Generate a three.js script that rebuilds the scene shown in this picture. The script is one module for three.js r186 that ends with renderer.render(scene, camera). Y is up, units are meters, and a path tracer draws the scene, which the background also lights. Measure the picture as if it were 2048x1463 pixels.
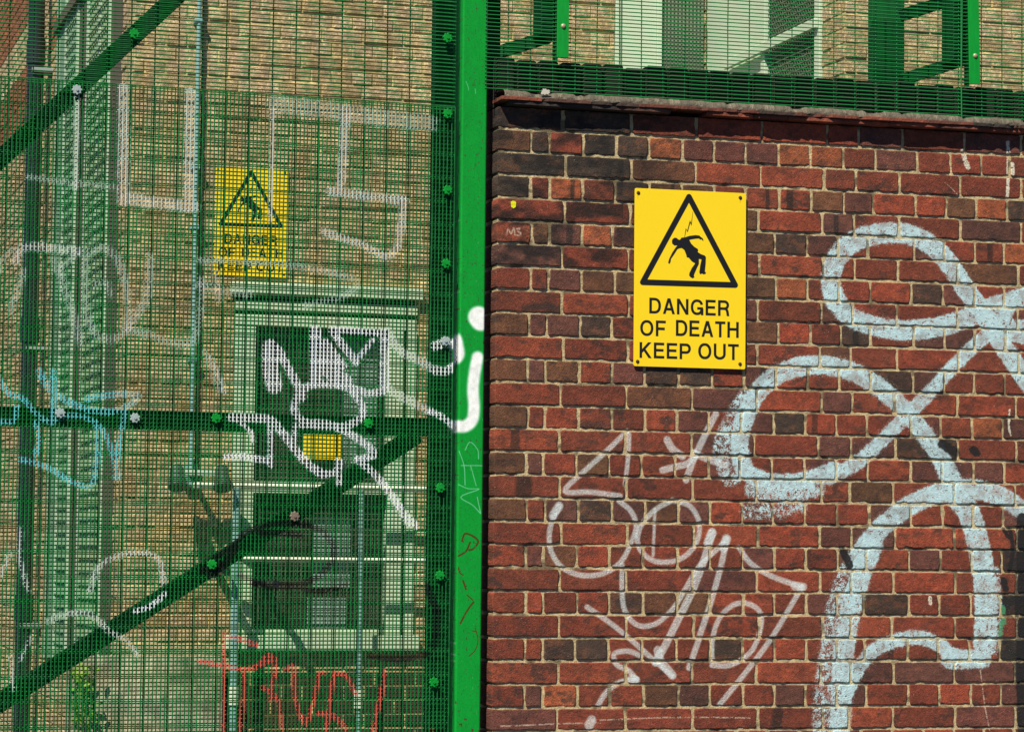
import * as THREE from 'three';
import { Sky } from 'three/addons/objects/Sky.js';
import { RoundedBoxGeometry } from 'three/addons/geometries/RoundedBoxGeometry.js';
import { mergeGeometries } from 'three/addons/utils/BufferGeometryUtils.js';

// ---------------------------------------------------------------- camera, sky, sun, exposure
// World: y up, metres. The front of the brick wall is the plane z = 0, its left corner x = 0.
const scene = new THREE.Scene();
const camera = new THREE.PerspectiveCamera(14.76, 2048 / 1463, 0.1, 400);
camera.position.set(-2.461, 1.6, 8.771);
camera.rotation.order = 'YXZ';
camera.rotation.set(THREE.MathUtils.degToRad(3.831), THREE.MathUtils.degToRad(-16.017), THREE.MathUtils.degToRad(0.588));
const renderer = new THREE.WebGLRenderer({ antialias: true });
renderer.toneMapping = THREE.LinearToneMapping;
renderer.toneMappingExposure = 1.3;
renderer.shadowMap.enabled = true;
const AZ = THREE.MathUtils.degToRad(43), EL = THREE.MathUtils.degToRad(54.5);
const sunDir = new THREE.Vector3(-Math.sin(AZ) * Math.cos(EL), Math.sin(EL), Math.cos(AZ) * Math.cos(EL));
const sky = new Sky();
sky.name = 'sky';
sky.userData.kind = 'structure';
sky.scale.setScalar(300);
sky.material.uniforms.sunPosition.value.copy(sunDir);
sky.material.uniforms.turbidity.value = 2.2;
sky.material.uniforms.rayleigh.value = 0.4;
sky.material.uniforms.mieCoefficient.value = 0.004;
scene.add(sky);
scene.environmentIntensity = 0.1;
const sun = new THREE.DirectionalLight(0xfff1dc, 5);
sun.position.copy(sunDir).multiplyScalar(30);
sun.target.position.set(0.5, 2, -2);
sun.castShadow = true;
sun.shadow.mapSize.set(4096, 4096);
Object.assign(sun.shadow.camera, { left: -12, right: 12, top: 12, bottom: -12, near: 1, far: 80 });
sun.shadow.bias = -0.0002;
scene.add(sun, sun.target);

// ---------------------------------------------------------------- helpers
function rng(a) {
  return () => { a = (a + 0x6D2B79F5) | 0; let t = Math.imul(a ^ (a >>> 15), 1 | a); t = (t + Math.imul(t ^ (t >>> 7), 61 | t)) ^ t; return ((t ^ (t >>> 14)) >>> 0) / 4294967296; };
}
const HASH = new Float32Array(65536); { const r = rng(7); for (let i = 0; i < 65536; i++) HASH[i] = r(); }
function vn(x, y) {                                   // value noise, 0..1
  const xi = Math.floor(x), yi = Math.floor(y), fx = x - xi, fy = y - yi;
  const u = fx * fx * (3 - 2 * fx), v = fy * fy * (3 - 2 * fy);
  const a = HASH[(xi & 255) + ((yi & 255) << 8)], b = HASH[((xi + 1) & 255) + ((yi & 255) << 8)];
  const c = HASH[(xi & 255) + (((yi + 1) & 255) << 8)], d = HASH[((xi + 1) & 255) + (((yi + 1) & 255) << 8)];
  return a + (b - a) * u + (c - a) * v + (a - b - c + d) * u * v;
}
const fbm = (x, y) => 0.5 * vn(x, y) + 0.28 * vn(x * 2.1 + 9, y * 2.1 + 3) + 0.22 * vn(x * 4.3 + 17, y * 4.3 + 29);
const clamp = (v, a = 0, b = 1) => Math.min(b, Math.max(a, v));
const sstep = (a, b, v) => { const t = clamp((v - a) / (b - a)); return t * t * (3 - 2 * t); };
const used = {};
function numbered(n) { const k = used[n] = (used[n] ?? -1) + 1; return k ? `${n}_${String(k).padStart(3, '0')}` : n; }
function thing(name, label, category, group) {
  const o = new THREE.Group(); o.name = numbered(name); o.userData = { label, category };
  if (group) o.userData.group = group;
  scene.add(o); return o;
}
function part(name, geo, mat, parent) {
  const m = new THREE.Mesh(geo, mat); m.name = name; m.castShadow = m.receiveShadow = true;
  parent.add(m); return m;
}
function grp(name, parent) { const g = new THREE.Group(); g.name = name; parent.add(g); return g; }
function box(x0, x1, y0, y1, z0, z1, r = 0) {
  const w = x1 - x0, h = y1 - y0, d = z1 - z0;
  const g = r ? new RoundedBoxGeometry(w, h, d, 2, r) : new THREE.BoxGeometry(w, h, d);
  g.translate((x0 + x1) / 2, (y0 + y1) / 2, (z0 + z1) / 2); return g;
}
function bar(ax, ay, bx, by, w, z0, z1, r = 0.003) {   // straight bar in a plane z = const
  const L = Math.hypot(bx - ax, by - ay);
  const g = new RoundedBoxGeometry(L, w, z1 - z0, 1, r);
  g.rotateZ(Math.atan2(by - ay, bx - ax)); g.translate((ax + bx) / 2, (ay + by) / 2, (z0 + z1) / 2); return g;
}
function tube(pts, r, seg = 10, n = 24) { return new THREE.TubeGeometry(new THREE.CatmullRomCurve3(pts.map(p => new THREE.Vector3(...p)), false, 'catmullrom', 0.1), n, r, seg); }
function rod(x0, y0, z0, x1, y1, z1, r, seg = 12) {
  const a = new THREE.Vector3(x0, y0, z0), b = new THREE.Vector3(x1, y1, z1), d = b.clone().sub(a);
  const g = new THREE.CylinderGeometry(r, r, d.length(), seg);
  g.applyQuaternion(new THREE.Quaternion().setFromUnitVectors(new THREE.Vector3(0, 1, 0), d.clone().normalize()));
  g.translate((x0 + x1) / 2, (y0 + y1) / 2, (z0 + z1) / 2); return g;
}
function dataTex(W, H, buf, srgb = true) {
  const t = new THREE.DataTexture(buf, W, H, THREE.RGBAFormat);
  t.magFilter = THREE.LinearFilter; t.minFilter = THREE.LinearMipmapLinearFilter; t.generateMipmaps = true;
  if (srgb) t.colorSpace = THREE.SRGBColorSpace;
  t.needsUpdate = true; return t;
}
function tileTex(N, fn, srgb = true) {                // a small repeating texture
  const b = new Uint8Array(N * N * 4);
  for (let j = 0; j < N; j++) for (let i = 0; i < N; i++) {
    const c = fn(i, j), k = (j * N + i) * 4;
    b[k] = clamp(c[0], 0, 255); b[k + 1] = clamp(c[1], 0, 255); b[k + 2] = clamp(c[2], 0, 255); b[k + 3] = 255;
  }
  const t = dataTex(N, N, b, srgb); t.wrapS = t.wrapT = THREE.RepeatWrapping; return t;
}
// periodic noise for tiles: vn on a lattice that wraps at 256 cells
const grainBump = tileTex(512, (i, j) => { const g = 255 * (0.45 * vn(i / 2, j / 2) + 0.35 * vn(i / 8, j / 8) + 0.2 * vn(i / 32, j / 32)); return [g, g, g]; }, false);
const brickBump = tileTex(512, (i, j) => { const g = 255 * (0.4 * vn(i, j) + 0.4 * vn(i / 2.5, j / 2.5) + 0.2 * vn(i / 7, j / 7)) - (vn(i / 2 + 30, j / 2) > 0.88 ? 90 : 0); return [g, g, g]; }, false);
const peelBump = tileTex(256, (i, j) => { const g = 255 * (0.7 * vn(i / 4, j / 4) + 0.3 * vn(i, j)); return [g, g, g]; }, false);
function planarUV(g, fx, fy) {
  const p = g.attributes.position, uv = new Float32Array(p.count * 2);
  for (let i = 0; i < p.count; i++) { uv[2 * i] = fx(p.getX(i), p.getY(i), p.getZ(i)); uv[2 * i + 1] = fy(p.getX(i), p.getY(i), p.getZ(i)); }
  g.setAttribute('uv', new THREE.BufferAttribute(uv, 2)); return g;
}
// A sprayed, brushed or scratched line laid into a pigment buffer. stroke = [width mm, kind, x, y, x, y ...] (mm)
function curve(st) {
  const v = []; for (let i = 2; i < st.length; i += 2) v.push(new THREE.Vector3(st[i], st[i + 1], 0));
  if (v.length < 3) return v;
  return new THREE.CatmullRomCurve3(v, false, 'centripetal').getPoints((v.length - 1) * 5);
}
function strokeInto(T, st, opt) {
  const pts = curve(st), hw = st[0] / 2, soft = opt.soft ?? 2, pad = hw + soft + (opt.spray ?? 0) + 3;
  let a = 1e9, b = -1e9, c = 1e9, d = -1e9;
  for (const p of pts) { a = Math.min(a, p.x); b = Math.max(b, p.x); c = Math.min(c, p.y); d = Math.max(d, p.y); }
  const i0 = Math.max(0, Math.floor((a - pad - T.x0) / T.dx)), i1 = Math.min(T.W - 1, Math.ceil((b + pad - T.x0) / T.dx));
  const j0 = Math.max(0, Math.floor((c - pad - T.y0) / T.dy)), j1 = Math.min(T.H - 1, Math.ceil((d + pad - T.y0) / T.dy));
  for (let j = j0; j <= j1; j++) for (let i = i0; i <= i1; i++) {
    const x = T.x0 + i * T.dx, y = T.y0 + j * T.dy;
    let best = 1e9;
    for (let k = 0; k + 1 < pts.length; k++) {
      const p = pts[k], q = pts[k + 1], ex = q.x - p.x, ey = q.y - p.y;
      const t = clamp(((x - p.x) * ex + (y - p.y) * ey) / (ex * ex + ey * ey + 1e-6));
      const dd = (x - p.x - ex * t) ** 2 + (y - p.y - ey * t) ** 2; if (dd < best) best = dd;
    }
    let dist = Math.sqrt(best);
    const rag = opt.ragged ?? 0;
    if (rag) dist += rag * (fbm(x / 7, y / 7) - 0.5) * 2;
    let al = 1 - sstep(hw - soft, hw + soft, dist);
    if (opt.dry) al *= sstep(opt.dry - 0.12, opt.dry + 0.12, 0.55 * vn(x / 2.6, y / 2.6) + 0.45 * vn(x / 9 + 40, y / 9));
    if (opt.spray && dist < hw + opt.spray) { const e = 1 - (dist - hw) / opt.spray; if (vn(x / 1.3 + 90, y / 1.3) > 1 - 0.22 * clamp(e)) al = Math.max(al, 0.7); }
    if (opt.patchy) al *= 1 - opt.patchy * sstep(0.35, 0.75, fbm(x / 26 + 11, y / 22 + 47));
    if (opt.grain) al *= 1 - opt.grain * vn(x / 1.7 + 5, y / 1.7 + 71);
    al *= opt.alpha ?? 1;
    if (al <= 0.003) continue;
    const k = (j * T.W + i) * 4, tone = 0.88 + 0.1 * vn(x / 11, y / 11) + 0.08 * vn(x / 2, y / 2);
    for (let m = 0; m < 3; m++) T.b[k + m] += (opt.c[m] * tone - T.b[k + m]) * al;
  }
}

// ---------------------------------------------------------------- measured data (millimetres on each plane)
const ROWS = [
[[223,459,688,918,1154,1268,1428,1658,1870],[5,5,0,0,1,0,4,0,4,4]],
[[114,177,292,407,521,638,749,860,977,1093,1212,1328,1483,1606,1720,1826],[3,5,0,5,5,2,4,4,4,2,2,0,4,0,0,0,0]],
[[232,460,685,914,1144,1257,1417,1641,1870],[5,5,3,1,1,0,0,0,0,0]],
[[114,179,291,404,522,637,750,861,982,1097,1214,1321,1477,1590,1700,1817],[5,0,2,0,5,3,3,0,1,1,3,4,1,1,3,2,5]],
[[231,456,680,907,1136,1250,1416,1642,1870],[0,0,0,3,1,4,0,0,4,0]],
[[120,180,292,396,512,623,739,862,966,1081,1193,1302,1471,1582,1696,1805],[1,3,4,2,4,0,0,0,3,5,4,0,1,4,0,0,2]],
[[223,451,677,911,1141,1254,1412,1631,1859],[4,0,0,0,1,0,0,0,3,0]],
[[117,177,291,406,522,634,747,858,971,1084,1197,1310,1461,1577,1694,1805],[0,0,4,3,3,0,0,0,3,2,0,0,1,5,4,0,0]],
[[224,454,680,906,1134,1247,1407,1631,1856],[0,1,0,4,0,4,0,0,0,4]],
[[113,174,286,396,511,625,740,863,980,1095,1204,1311,1471,1584,1694,1810],[3,4,4,5,0,0,0,0,3,1,0,5,0,4,4,0,0]],
[[230,453,679,905,1129,1240,1410,1635,1859],[1,0,0,0,0,3,0,0,0,0]],
[[111,170,286,399,510,629,746,859,972,1086,1198,1312,1468,1582,1693,1807],[3,4,3,1,4,5,5,1,4,1,0,0,5,4,0,0,0]],
[[222,448,677,904,1137,1245,1400,1631,1848],[1,0,3,4,1,4,0,1,1,0]],
[[112,170,286,400,513,624,735,850,964,1077,1188,1299,1459,1568,1685,1799],[3,0,1,0,0,1,4,0,4,5,1,0,0,4,0,2,4]],
[[218,446,676,896,1124,1242,1404,1632,1850],[1,0,0,4,0,4,4,5,0,0]],
[[108,165,279,390,502,619,736,844,959,1074,1189,1303,1459,1574,1690,1804],[3,4,0,3,0,1,0,4,0,0,4,0,1,4,4,4,1]],
[[222,451,680,904,1135,1238,1396,1618,1846],[0,0,0,0,0,1,3,0,0,0]],
[[112,173,286,402,516,631,741,855,963,1076,1192,1309,1460,1576,1689,1799],[3,0,4,5,4,3,4,1,0,0,0,0,4,1,0,0,4]],
[[228,455,686,911,1132,1245,1402,1620,1851],[0,1,0,1,1,4,4,1,1,6]],
[[110,170,283,394,510,629,742,856,969,1081,1195,1299,1454,1568,1683,1795],[1,4,3,1,0,0,0,0,4,0,0,5,1,4,0,0,6]],
[[225,451,681,907,1133,1244,1397,1622,1850],[0,0,0,4,1,0,0,1,0,6]],
[[112,170,286,393,511,628,743,860,969,1083,1193,1289,1453,1564,1680,1788],[1,1,0,0,5,3,3,1,1,0,4,0,5,0,0,0,6]],
[[224,453,687,916,1143,1243,1391,1622,1850],[0,0,0,1,0,0,1,0,0,6]],
[[110,170,279,393,508,627,744,857,970,1084,1193,1293,1449,1559,1675,1788],[0,1,5,5,0,0,0,5,0,1,0,0,0,0,0,0,6]],
[[223,454,681,907,1137,1243,1397,1619,1843],[1,1,0,0,1,0,4,4,4,6]],
[[109,171,289,399,516,635,744,861,971,1081,1193,1298,1451,1564,1681,1791],[0,4,2,0,1,3,4,0,0,4,0,4,1,0,1,0,4]],
[[220,453,685,914,1144,1238,1395,1622,1846],[4,0,0,0,0,0,1,0,4,5]]];
const WG = [
[71,0,1178,2464,1167,2531,1184,2599,1235,2655,1317,2689,1417,2700,1509,2676,1592,2611,1657,2523,1731,2428,1805,2323,1899,2197],
[68,0,1178,2481,1217,2423,1299,2387,1417,2371,1546,2383,1657,2416,1768,2464,1899,2503],
[49,0,1843,2487,1777,2399,1694,2328,1610,2249,1527,2162,1445,2084,1354,1998,1264,1921,1165,1869],
[81,0,1768,2390,1890,2377],
[65,0,862,1888,841,1971,865,2070,918,2163,1003,2220,1101,2243,1218,2233,1318,2190,1409,2125,1482,2051,1555,1960,1610,1876],
[78,1,813,1871,788,1953,826,2053,870,2120],
[55,0,863,1880,951,1853,1075,1859,1183,1897],
[55,8,889,1823,987,1816,1120,1830],
[58,9,877,1756,960,1754,1054,1779],
[68,0,1259,1595,1309,1662,1382,1730,1473,1790,1573,1825,1675,1839,1786,1817,1898,1754],
[55,0,1573,1918,1610,1834],
[84,0,1610,1826,1666,1767,1702,1667,1726,1549,1734,1431,1730,1313],
[65,1,1758,1549,1763,1431,1757,1313],
[75,0,1319,1646,1277,1545,1241,1428,1220,1312,1212,1196,1203,1015],
[91,1,1238,1545,1198,1428,1176,1296,1158,1163,1150,1015],
[49,0,1230,1155,1265,1229,1328,1296,1410,1329,1491,1338,1564,1313,1619,1276,1711,1259],
[65,0,1601,1266,1720,1266],
[18,2,450,2008,384,1945,308,1878,240,1809,325,1807,428,1796],
[16,2,457,1999,455,1930,445,1832],
[26,2,589,1982,608,1953,643,1930],
[23,2,574,1883,617,1894,666,1909,690,1938],
[23,2,759,2071,721,2001,687,1931,656,1852],
[23,2,678,1942,731,1922,792,1903],
[29,2,220,1760,200,1730],
[18,2,220,1760,194,1706,187,1649,202,1598,234,1561,294,1537,370,1543,430,1579,467,1644,484,1702,466,1747,425,1779],
[18,2,609,1785,549,1752,498,1694,491,1637,533,1591,593,1582,654,1602,697,1655,702,1713,670,1766,609,1785],
[11,2,549,1752,546,1686,543,1604],
[32,2,748,1680,734,1647],
[26,2,748,1680,720,1590,681,1491,635,1401,587,1311,553,1255],
[32,2,799,1660,788,1632],
[21,2,799,1660,776,1558,742,1443,708,1344,670,1238],
[18,2,437,1571,437,1490,448,1422,492,1376,552,1380,612,1429,663,1507,706,1573,762,1623,797,1656],
[19,2,843,1632,882,1583,952,1542,1066,1504],
[29,2,1041,1507,1070,1504],
[19,2,1066,1504,1024,1436,953,1328,875,1230,779,1119],
[18,2,318,1434,389,1389,470,1328,544,1266,613,1211],
[29,2,561,1295,570,1263,612,1214],
[18,2,752,1246,750,1320,777,1402,830,1446,882,1446,921,1414,914,1345,883,1287,813,1246,750,1246],
[18,2,504,1276,458,1292,412,1282,419,1250,464,1227,488,1201],
[26,2,471,1204,488,1198],
[19,2,488,1201,424,1188,379,1150,357,1114],
[32,2,337,1069,329,1053],
[5,3,32,2636,39,2657,47,2640,57,2660,61,2637],
[5,3,67,2657,77,2659,71,2649,81,2644,74,2636,66,2637],
[5,3,29,1052,129,1055,247,1059,366,1060],
[5,3,366,1069,537,1075,675,1077,884,1073],
[3,3,1583,2879,1610,2858,1635,2835],
[5,3,1711,1245,1722,1161,1733,1094,1748,1027],
[19,6,1649,2990,1657,2963,1668,2936],
[13,6,1818,3028,1821,2951,1816,2830],
[19,6,1833,2951,1836,2925],
[8,6,1824,2110,1820,2059,1827,2025],
[13,6,1528,1472,1530,1453],
[49,4,1872,1736,1871,1601,1867,1465,1871,1313,1870,1195,1878,1009],
[16,4,1823,1702,1834,1634,1823,1566],
[23,4,1800,1532,1808,1502],
[29,4,1690,1971,1699,1963],
[15,4,1841,1245,1848,1212],
[13,4,1801,1702,1819,1676],
[32,4,1573,1989,1623,1961],
[26,4,1210,1628,1238,1578],
[19,5,1797,1439,1800,1389],
[16,5,1791,1389,1787,1346],
[23,7,99,2399,166,2409,218,2398],
[19,7,-1,1519,24,1503]];
const GG = [
[55,0,-616,2244,-615,2181,-602,2126],
[29,0,-617,2252,-590,2237,-564,2194,-533,2141,-508,2090],
[42,0,-470,2302,-466,2242,-464,2146],
[55,0,-452,2210,-415,2172,-369,2141],
[42,0,-437,2258,-386,2196],
[29,0,-413,2307,-379,2260,-333,2211],
[23,0,-408,2310,-330,2307,-241,2301],
[32,0,-241,2305,-238,2217,-239,2129],
[19,0,-279,2280,-312,2239,-333,2211],
[26,0,-239,2118,-294,2110,-352,2126,-426,2135,-497,2122,-526,2089,-532,2041,-502,2014,-424,2000,-342,2012,-308,2043,-321,2087,-352,2121],
[29,4,-229,2306,-190,2251,-119,2218,-68,2191],
[29,0,-68,2191,-30,2189,-3,2206],
[32,0,-69,2268,-32,2282,-4,2274],
[29,4,-227,2125,-159,2092,-100,2064],
[23,0,-83,2058,-40,2039,-1,2012],
[29,0,-739,2022,-678,2020,-613,2016,-576,1982,-530,1926,-483,1877,-439,1849],
[23,0,-439,1849,-401,1855,-378,1887],
[19,0,-612,2000,-610,1937,-609,1874],
[23,0,-753,1896,-692,1898,-619,1887],
[19,0,-531,2002,-533,1923],
[16,0,-726,2016,-677,1979,-668,1951],
[26,0,-507,2003,-441,2011,-366,1987,-299,1947,-269,1916,-315,1899],
[19,0,-388,1895,-384,1819],
[26,0,-324,1899,-256,1842,-197,1771,-146,1695],
[23,0,-163,1724,-125,1689],
[19,1,-1479,2138,-1440,2078,-1393,2060,-1354,2019,-1315,1994,-1246,2015,-1176,1998,-1133,1948,-1107,1879,-1093,1826],
[23,1,-1345,2147,-1318,2097,-1263,2060,-1185,2032,-1107,2031,-1057,2057,-1037,2079,-1092,2084,-1193,2067],
[19,1,-1303,2148,-1300,2074,-1301,1990],
[19,1,-1476,1990,-1421,1992,-1413,2033],
[19,1,-1076,2031,-1093,1941,-1103,1826],
[19,1,-1351,1989,-1343,1936,-1351,1890],
[19,1,-1397,1876,-1312,1852,-1242,1812,-1180,1798,-1163,1863,-1161,1940,-1168,1994],
[19,4,-1248,3005,-1244,2865,-1246,2717],
[19,5,-1396,2743,-1261,2732,-1113,2725],
[39,4,-1102,3034,-1098,2858,-1096,2686],
[39,4,-1095,2693,-994,2684,-869,2678],
[36,4,-889,3037,-887,2855,-887,2679],
[55,5,-616,3018,-498,3013,-365,3005,-231,2994,-92,2990],
[19,4,-621,2998,-621,2823,-622,2648],
[32,4,-378,3014,-385,2885,-394,2759],
[32,4,-426,2751,-303,2741,-180,2732],
[29,4,-183,2735,-187,2654,-198,2597],
[26,4,-198,2581,-233,2552,-317,2583,-445,2620],
[23,5,-850,2511,-702,2511,-551,2507,-407,2486,-330,2461,-373,2420,-503,2385],
[23,5,-798,2474,-784,2388],
[29,5,-846,2432,-781,2419,-684,2411],
[29,4,-1426,2484,-1403,2522,-1319,2526,-1235,2521],
[26,5,-1204,2518,-1150,2533,-1110,2499,-1085,2430,-1075,2345,-1082,2282,-1128,2250,-1168,2264,-1198,2309,-1206,2386,-1209,2463,-1204,2518],
[19,5,-1179,2423,-1140,2424,-1130,2389],
[23,5,-1402,2455,-1406,2424,-1423,2377,-1437,2323],
[23,5,-1478,2451,-1464,2483,-1439,2515],
[29,5,-1304,2490,-1271,2399,-1239,2307,-1223,2243],
[19,5,-1238,2508,-1299,2459],
[32,5,-1009,2511,-1011,2441,-1019,2378,-1074,2292],
[26,5,-1074,2283,-1005,2271,-941,2250,-869,2253,-854,2291,-840,2401,-846,2448],
[13,5,-829,2223,-801,2152,-779,2101],
[19,4,-1174,1480,-1152,1548,-1090,1584,-1012,1596,-960,1573,-946,1504],
[19,4,-1302,1385,-1234,1409,-1164,1400,-1106,1345],
[19,0,-1032,1416,-986,1431,-942,1468],
[16,4,-1101,1345,-1062,1327,-1022,1281],
[16,4,-810,2206,-776,2137,-763,2098],
[16,4,-1392,1660,-1393,1577,-1365,1478],
[13,4,-1414,1282,-1404,1176],
[13,4,-1355,1335,-1384,1267],
[16,4,-1450,1523,-1424,1584],
[16,2,-828,1262,-761,1249,-680,1237,-587,1267],
[15,2,-750,1345,-749,1234,-746,1025],
[19,2,-749,1342,-698,1330,-646,1311],
[15,2,-687,1226,-688,1140,-693,1024],
[16,2,-645,1241,-604,1280,-587,1249,-598,1140],
[16,2,-623,1179,-579,1147,-565,1101,-561,1062],
[16,2,-548,1233,-527,1248,-521,1170,-500,1092,-481,1076,-455,1139,-437,1225,-424,1224],
[16,2,-391,1224,-355,1216,-318,1156],
[16,2,-394,1217,-403,1138,-418,1021],
[16,2,-442,1099,-394,1091,-353,1059,-336,1020],
[19,2,-223,1228,-232,1168,-251,1090,-263,1019],
[16,2,-60,1048,-60,1024],
[18,3,-798,1575,-743,1609,-688,1660,-631,1682,-551,1693,-444,1672,-397,1610,-442,1531,-539,1495,-636,1498,-701,1529],
[15,3,-669,1501,-572,1502,-441,1480,-359,1500],
[19,3,-639,1662,-558,1661,-509,1653],
[26,3,-719,1614,-766,1544,-797,1528],
[26,3,-83,1493,-51,1406,-60,1310],
[19,3,-273,1276,-173,1266,-81,1282],
[26,3,-822,1543,-766,1559]];
const PG = [
[71,0,-52,2367,-45,2358],
[84,0,-146,2282,-139,2250],
[40,0,-54,2236,-63,2187,-68,2130,-64,2074,-70,2033,-93,2013,-135,2014],
[3,1,-92,1936,-76,1962,-50,1937,-47,1908],
[3,1,-112,1932,-95,1884,-91,1823],
[3,1,-105,1886,-33,1887],
[3,1,-73,1886,-54,1822],
[3,1,-112,1824,-81,1812,-44,1811,-105,1784,-65,1759,-38,1732],
[3,1,-50,1785,-38,1734],
[2,1,-35,2037,-18,2002],
[2,1,-103,3134,-96,3116,-94,3106],
[2,1,-72,3111,-70,3096],
[6,2,-99,1643,-89,1667,-45,1644,-62,1618,-75,1614],
[6,2,-72,1639,-85,1611,-110,1595],
[6,2,-94,1516,-84,1489],
[4,2,-109,1558,-106,1542,-94,1534],
[6,2,-58,1448,-78,1422,-101,1380],
[4,2,-80,1470,-61,1454],
[3,2,-52,1365,-42,1326,-51,1294,-71,1275],
[3,2,-60,1355,-49,1353]];
const SIGN = {"man":[[333,430],[342,414],[359,404],[378,407],[387,417],[404,422],[419,402],[450,398],[490,384],[547,375],[579,378],[593,390],[610,400],[618,422],[607,419],[600,409],[589,414],[576,404],[547,407],[501,416],[490,420],[507,450],[536,476],[565,491],[571,507],[565,518],[594,535],[628,545],[640,558],[638,618],[631,683],[641,688],[638,702],[618,707],[606,700],[589,708],[581,690],[589,630],[600,581],[577,577],[577,620],[560,653],[538,703],[532,719],[538,735],[521,744],[504,736],[490,721],[492,699],[514,655],[543,616],[514,601],[485,570],[468,568],[462,544],[445,506],[422,491],[399,495],[382,504],[354,548],[326,587],[322,614],[311,630],[301,620],[309,587],[337,532],[371,482],[382,471],[356,472],[336,457]],"bolt":[[521,177],[509,299],[497,275],[474,356],[462,333],[449,398],[445,398],[457,320],[470,341],[494,252],[505,275],[519,177]],"tri":[[484,53],[75,793],[906,787]],"words":[["DANGER",[134,1060],[856,1048],[133,926]],["OF",[53,1247],[284,1242],[52,1113]],["DEATH",[373,1242],[940,1230],[372,1106]],["KEEP",[49,1435],[509,1427],[48,1301]],["OUT",[573,1428],[941,1422],[572,1292]]],"screws":[[29,39],[948,39],[33,1462],[953,1457]]};
const NUTS = [
[-42,3271,0],
[-39,3023,0],
[-36,2775,0],
[-38,2536,0],
[-37,2285,1],
[-49,1813,0],
[-46,1533,0],
[-62,1193,0],
[-1073,3209,0],
[-1249,3021,1],
[-1280,2020,1],
[-1047,2011,1],
[-790,2017,0],
[-292,2014,0],
[-531,1715,2],
[-795,1562,0]];

// ---------------------------------------------------------------- ground
{
  const g = new THREE.PlaneGeometry(240, 240); g.rotateX(-Math.PI / 2);
  const asphalt = tileTex(256, (i, j) => { const v = 62 + 50 * (vn(i / 2, j / 2) - 0.5) + 24 * (vn(i / 16, j / 16) - 0.5); return [v, v * 0.98, v * 0.95]; });
  asphalt.repeat.set(160, 160);
  const m = part('ground', g, new THREE.MeshStandardMaterial({ map: asphalt, roughness: 0.95 }), scene);
  m.userData = { kind: 'structure', label: 'grey tarmac ground in front of wall and gate', category: 'ground' };
}

// ---------------------------------------------------------------- red brick wall
const COURSE = 0.075, TOPJ = 2.985;                    // row k spans TOPJ - k*COURSE down
const TONES = [[133, 65, 46], [155, 74, 50], [170, 93, 58], [112, 75, 52], [110, 67, 57], [74, 59, 50], [40, 38, 38]];   // red, bright red, orange, brown, plum, dark, black
const rw = rng(21);
const bricks = [];
for (let k = -1; k < 40; k++) {
  let xs, code = [];
  if (k < 26) { const [j, c] = ROWS[k + 1]; xs = [0, ...j.map(v => v / 1000)]; code = c; }
  else { xs = [0]; const head = k % 2 === 0; let x = head ? 0.108 : 0.22; xs.push(x); if (head) { x += 0.06; xs.push(x); } while (x < 1.85) { x += head ? 0.1115 : 0.223; xs.push(x); } }
  const head = (((k % 2) + 2) % 2) === 0;
  let x = xs[xs.length - 1]; while (x < 2.6) { x += head ? 0.1115 : 0.223; xs.push(x); }
  const yj = (rw() - 0.5) * 0.002;
  for (let i = 0; i + 1 < xs.length; i++) {
    if (xs[i] > 2.57) continue;
    const g = 0.0040 + rw() * 0.0014;
    bricks.push({ k, i, a: i ? xs[i] + g : 0.0, b: Math.min(xs[i + 1] - g, 2.6), y0: TOPJ - (k + 1) * COURSE + 0.0046 + yj, y1: TOPJ - k * COURSE - 0.0042 + yj, code: code[i] ?? [0, 0, 1, 4, 3, 0][Math.floor(rw() * 6)], corner: i === 0, s: Math.floor(rw() * 1e6) });
  }
}
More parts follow.
